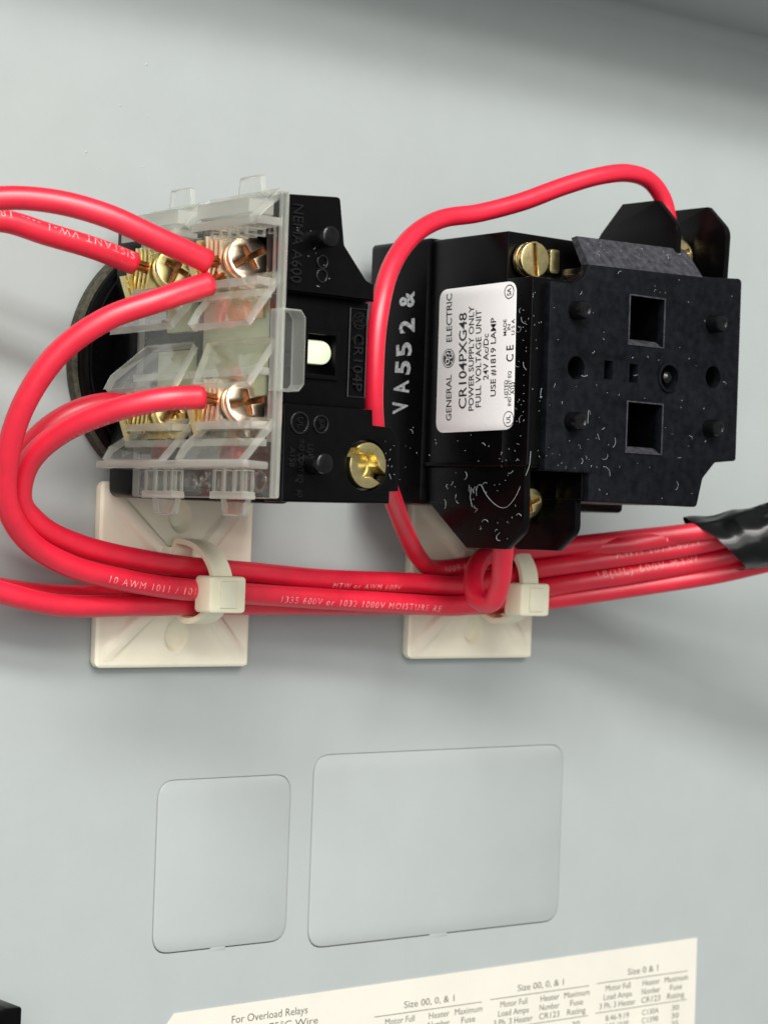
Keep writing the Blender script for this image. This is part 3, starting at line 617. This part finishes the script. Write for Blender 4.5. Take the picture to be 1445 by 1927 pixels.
tie(18.6, [(-9.5, 4.6, 0), (-4.6, 5.6, 0), (-4.0, 8.5, 0), (-5.3, 12.4, 0), (-8.2, 15.0, .2), (-11.0, 15.6, .4), (-13.7, 15.2, .4), (-16.6, 13.0, .2), (-17.6, 10.0, 0), (-16.8, 7.0, 0), (-14.5, 5.0, 0), (-12.0, 4.7, 0)], (19.3, -13.8, 15.0), 'cream nylon cable tie under the power unit beside the looped wire', 0)

# ================================================================== red wires
def wire(label, pts, r, prints=(), start_copper=None, end_copper=None, rev_prints=()):
    path = smooth_path(pts, .8)
    o = thing('red_wire', tuple(path[0]), label, 'wire', 'red vinyl wires')
    obj('insulation', tubeg(G(), path, r, 20, .16, .03, len(bpy.data.objects)), 'red_vinyl', o, 60)
    g = G()
    for s, s0, h, phi in prints: wire_text(g, path, r, s, s0, h, phi)
    for s, s0, h, phi in rev_prints: wire_text(g, path[::-1], r, s, s0, h, phi)
    if g.v: obj('wire_print', g, 'wire_print', o)['kind'] = 'stuff'
    for cp, i0, sgn in ((start_copper, 0, -1), (end_copper, -1, 1)):
        if cp:
            d = Vector(cp) - path[i0]; g = G()
            for k in range(7):
                a = k * 1.047; off = Vector((0, math.cos(a), math.sin(a))) * (.55 if k else 0)
                tubeg(g, [path[i0] - d.normalized() * .8 + off, path[i0] + off, path[i0] + d * .5 + off * 1.1, path[i0] + d + off * Vector((1, 1.5, .5)).normalized().length], .27, 8, 0)
            obj('copper_strands', g, 'copper_strand', o)
    return path
TAPE = [(48.0, -4.2, 24.2), (54, -3.2, 28.3), (60, -1.6, 32.4), (67, .8, 37.5), (76, 4.2, 44), (90, 9, 55), (110, 14, 72)]
A_ = [(-61.7, 32.8, 36), (-69.1, 35.1, 35), (-76.4, 37.7, 33), (-82.9, 39.1, 30), (-89.2, 39, 27), (-95.3, 37, 24), (-103.5, 24.9, 20), (-104.7, 8.1, 16), (-95.2, -6.4, 12), (-82.6, -12.5, 10.4), (-77.2, -13.9, 10), (-68.2, -15.6, 9.6), (-54.6, -15.6, 9.2), (-43.4, -15.4, 8.7), (-26, -15.3, 8.5), (0, -15.2, 8.2), (18.8, -14.9, 8.6), (29, -13.9, 11), (44, -11.2, 17.5), (56, -8.6, 24.5), (62, -6.2, 31)]
wire('red wire entering the near upper terminal from above, looping out past the block', A_, 1.64, [], (-57.6, 33.4, 34.6))
B_ = [(-62.9, 33.7, 19), (-69.3, 35.1, 19), (-76.5, 36.4, 18), (-83.5, 37.6, 17), (-92.7, 36.0, 15.5), (-99.5, 26, 13), (-101, 8, 11), (-92, -7.4, 8.6), (-82.0, -12.0, 7.2), (-75, -13.6, 6.6), (-62, -14.4, 6.2), (-43.4, -13.0, 5.9), (-20, -14.2, 6.0), (18.8, -11.6, 7.3), (28, -10.2, 9), (44, -7.6, 15), (56, -5.2, 22), (62, -3, 28)]
wire('red wire entering the deep upper terminal, printed with upside-down white letters', B_, 1.62, [('SISTANT VW-1 ---- 18 AWG', 1.0, 1.2, -.62)], (-58.4, 33.4, 16.8))
C_ = [(-61.3, 29.9, 36), (-68.8, 26.9, 35), (-75.2, 23.9, 32), (-80, 19.1, 28), (-82.7, 12.2, 24), (-82.7, 5, 20), (-80.8, -1.5, 17), (-75.4, -6.6, 14.2), (-67.9, -9.9, 13), (-58.5, -11.8, 12.6), (-49.2, -12.9, 12.4), (-43.4, -13.2, 12.3), (-26.4, -14.0, 12), (-5, -14.8, 12), (7.6, -15.1, 11.6), (18.8, -13.4, 11.9), (27.9, -11.5, 12.6), (40, -9.2, 17.6), (54.5, -6.0, 24.6), (61, -3.4, 31)]
pc = wire('red wire from the near upper terminal arching down through both ties, front of bundle', C_, 1.66, [('10 AWM 1011 / 1015 /', 70.0, 1.05, -.1), ('1335 600V or 1032 1000V MOISTURE RE', 101.5, 1.05, -.25), ('18(UL) 600V MTW', 168, 1.35, .45)], (-57.4, 32.0, 34.4))
D_ = [(-61.8, 14.2, 36), (-67.5, 13.5, 34.4), (-72.8, 11.6, 29.6), (-76.6, 8.6, 23.6), (-78.4, 4.5, 18.4), (-77.6, -.7, 15), (-73.4, -4.1, 12.8), (-65.3, -6.9, 11), (-54.6, -8.8, 10), (-43.4, -9.9, 9.6), (-33, -10.4, 9.6), (-20.4, -11.2, 9.6), (-2, -11.5, 9.8), (9.7, -11.8, 10.4), (18.8, -9.9, 12), (24.1, -8.7, 12.6), (37, -6.4, 17.8), (50.4, -3.6, 24.6), (59, -.6, 31)]
wire('red wire from the near lower terminal curving down to the left tie', D_, 1.64, [('1011 / 1015 600V or AWM 1230', 2.0, .8, 1.25), ('AWM 1015 600V', 153, 1.25, .35), ('MTW or AWM 600V', 96, .9, -.5)], (-57.4, 13.8, 34.6))
E_ = [(-62.0, 13.4, 19), (-67.3, 13.3, 19.2), (-72.2, 11.6, 18.4), (-75.6, 8.4, 16), (-76.6, 4.4, 12.4), (-75.6, .4, 9.8), (-71, -3.6, 8), (-63.6, -6.9, 6.7), (-54, -8.9, 6.2), (-43.4, -10.0, 6.2), (-20, -11.4, 6.2), (5, -13.0, 6.2), (18.8, -8.2, 7.8), (28, -6.8, 9.6), (44, -4.2, 15.8), (58, -1.4, 25)]
wire('red wire from the deep lower terminal, running behind the lower front wire', E_, 1.6, [], (-58.2, 13.2, 16.8))
F_ = [(38, -3.8, 21), (30, -5.2, 14), (24, -6.4, 10.2), (18.8, -7.0, 8.9), (11.2, -8.6, 7.4), (4.6, -9.1, 7.6), (-1.2, -7.4, 11), (-9.6, -3.2, 17.4), (-18.0, 1.2, 24.6), (-25.6, 6.2, 31), (-30.7, 12.2, 35), (-32.7, 19.8, 37), (-32.3, 27.5, 37), (-28.9, 35, 35), (-22.4, 41, 32), (-15.1, 44.7, 30), (-7.6, 46.5, 30), (.3, 49.1, 31), (8.4, 52.5, 32), (15.5, 55, 33), (21.7, 56.2, 33.2), (26.8, 55.6, 33), (30.0, 53.0, 33), (31.4, 49.6, 33.0), (31.6, 47.2, 33.2)]
F_ = [(58, -.4, 30), (48, -2.0, 24.6)] + F_
pF = wire('red wire rising between the two units and arching over the power unit', F_, 1.44, [('AWM 600V', 50, 1.05, .1)], None, (31.4, 44.8, 33.6), [('1011 MTW or AWM', 176, 1.3, .1)])
G_ = [(-3.0, .6, 35.0), (-3.4, -3.5, 34.0), (-2.3, -6.8, 32.5), (-.4, -10.6, 30), (.8, -14.0, 26.8), (1.0, -13.4, 23.0), (2.8, -10.2, 20), (7.0, -7.2, 17), (13.2, -6.2, 14), (18.8, -5.9, 12.6), (24, -5.2, 13.6), (36, -3.4, 18.6), (48, -1.4, 26), (58, .6, 32)]
wire('red wire in a tight loop below the power unit, up into its lower terminal', G_, 1.58, [], (-.4, 3.0, 34.2))
# ------------------------------------------------------------------ tape
tp = thing('electrical_tape', (55, -3, 28), 'wrinkled black electrical tape wrapped round the wire bundle at its end', 'tape')
def tape_layer(name, path_pts, r0, start, slant, seed, s_end):
    path = smooth_path(path_pts, .35); T = tangents(path); g = G(); vs = []; fs = []; n = 56; u = frame(T[0])[0]; rows = 0
    frames = []
    for p, t in zip(path, T): u = (u - t * u.dot(t)).normalized(); frames.append((p, u.copy(), t.cross(u), t))
    for j in range(len(path)):
        s = j * .35; 
        if s > s_end: break
        rows += 1
        for k in range(n):
            a = 2 * math.pi * k / n; ss = start + s + slant * math.cos(a - 3.0) * max(0, 1 - s / 22)
            ii = max(0, min(len(path) - 2, int(ss / .35))); f = ss / .35 - ii
            p, uu, vv, t = frames[ii]
            p = p.lerp(frames[ii + 1][0], max(0, min(1, f)))
            q = Vector((ss * .16 + a * .9, math.cos(a) * 1.4, math.sin(a) * 1.4 + seed))
            wr = abs(noise.noise(q * .7)) * -1.8 + .10 * noise.noise(q * 1.6)
            lobes = .35 * math.cos(3 * a + 1.0) * max(0, 1 - s / 10)
            rr = r0 * (.90 + .10 * min(1, s / 9)) + wr * .68 * min(1, .25 + s / 4) + lobes + .08 * math.sin(s * 1.1 + a)
            vs.append(p + (uu * math.cos(a) * rr * 1.05 + vv * math.sin(a) * rr))
    for j in range(rows - 1):
        for k in range(n): k2 = (k + 1) % n; fs.append((j * n + k, j * n + k2, (j + 1) * n + k2, (j + 1) * n + k))
    fs.append(tuple((rows - 1) * n + k for k in range(n)))
    return obj(name, g.add(vs, fs), 'tape_black', tp, 50)
tape_layer('tape_wrap', TAPE, 5.4, 4.6, 4.6, 0.0, 60)
tape_layer('tape_wrap', TAPE, 5.75, 22.0, 5.0, 5.0, 45)

# ================================================================== lint on the black plastic
def fibre(g, p, n, L, curl, r=.028):
    n = Vector(n); u, v, _ = frame(n); a = random.uniform(0, 6.28); d = u * math.cos(a) + v * math.sin(a); pts = [Vector(p) + n * .06]; k = random.uniform(-curl, curl); lift = random.uniform(0, .05)
    m = max(4, int(L / .3))
    for j in range(m):
        k += random.uniform(-.35, .35); d = (Matrix.Rotation(k * .3, 3, n) @ d).normalized()
        pts.append(pts[-1] + d * (L / m) + n * (lift if j < m / 2 else -lift))
    tubeg(g, pts, r * random.uniform(.6, 1.2), 4, 0)
def lint(parent, spots, name='lint'):
    g = G()
    for (gen, n, cnt, Lm) in spots:
        for _ in range(cnt * 2):
            p = gen()
            if random.random() < .68: fibre(g, p, n, random.uniform(.08, .28), .5, .03)
            else: fibre(g, p, n, abs(random.gauss(0, Lm)) + .35, 2.2)
    o = obj(name, g, 'lint', parent); o['kind'] = 'stuff'
U_ = random.uniform
def front_pt():
    while True:
        x, y = U_(-4.3, 37), U_(3, 38.5)
        if any(q[0] - .6 < x < q[2] + .6 and q[1] - .6 < y < q[3] + .6 for q in SQ): continue
        if x > 28.3 and y < 11: continue
        if x < 5 and y < 7.2: continue
        if x < 3.4 and y > 35: continue
        return (x, y, 44.0)
lint(pu, [(front_pt, (0, 0, 1), 34, .7), (lambda: (U_(-4.6, 8), U_(7.2, 12), 44.0), (0, 0, 1), 7, 1.2), (lambda: (-7.5, U_(8, 34), U_(40.2, 42.4)), (-1, 0, 0), 16, .8),
          (lambda: (-7.5, U_(7.8, 12.2), U_(20, 41)), (-1, 0, 0), 8, .8), (lambda: (-7.37, U_(-4.0, 6.5), U_(31, 41)), (-1, 0, 0), 13, .8), (lambda: (-7.37, U_(1.5, 6.5), U_(22, 31)), (-1, 0, 0), 7, .8),
          (lambda: (-8.2, U_(4, 14), U_(9, 18)), (-1, 0, 0), 8, .9), (lambda: (U_(4, 27), U_(39.3, 42.6), 42.6), (0, .6, .8), 16, .35), (lambda: (U_(-7.4, -5), U_(8, 35), 42.8), (0, 0, 1), 8, .7)])
lint(cb, [(lambda: (U_(-40, -37), U_(2.8, 10), 48.0), (0, 0, 1), 5, .8), (lambda: (U_(-56, -49), U_(29, 41), 48.0), (0, 0, 1), 5, .2), (lambda: (-57.05, U_(16, 40), U_(5.5, 12.5)), (-1, 0, 0), 6, .4)])
gx = G(); fib = [(-7.42, 3.6, 31.4), (-7.5, 4.6, 32.4), (-7.5, 2.8, 34.0), (-7.5, 1.2, 36.5), (-7.6, .9, 38.6), (-7.5, 2.3, 40.4), (-7.3, 4.5, 41.6), (-7.0, 7.2, 42.9), (-6.9, 9.5, 43.0)]
tubeg(gx, smooth_path(fib, .4), .03, 5, 0); o = obj('lint', gx, 'lint', pu); o['kind'] = 'stuff'
for o in list(bpy.data.objects):
    if '_o' in o.keys(): del o['_o']
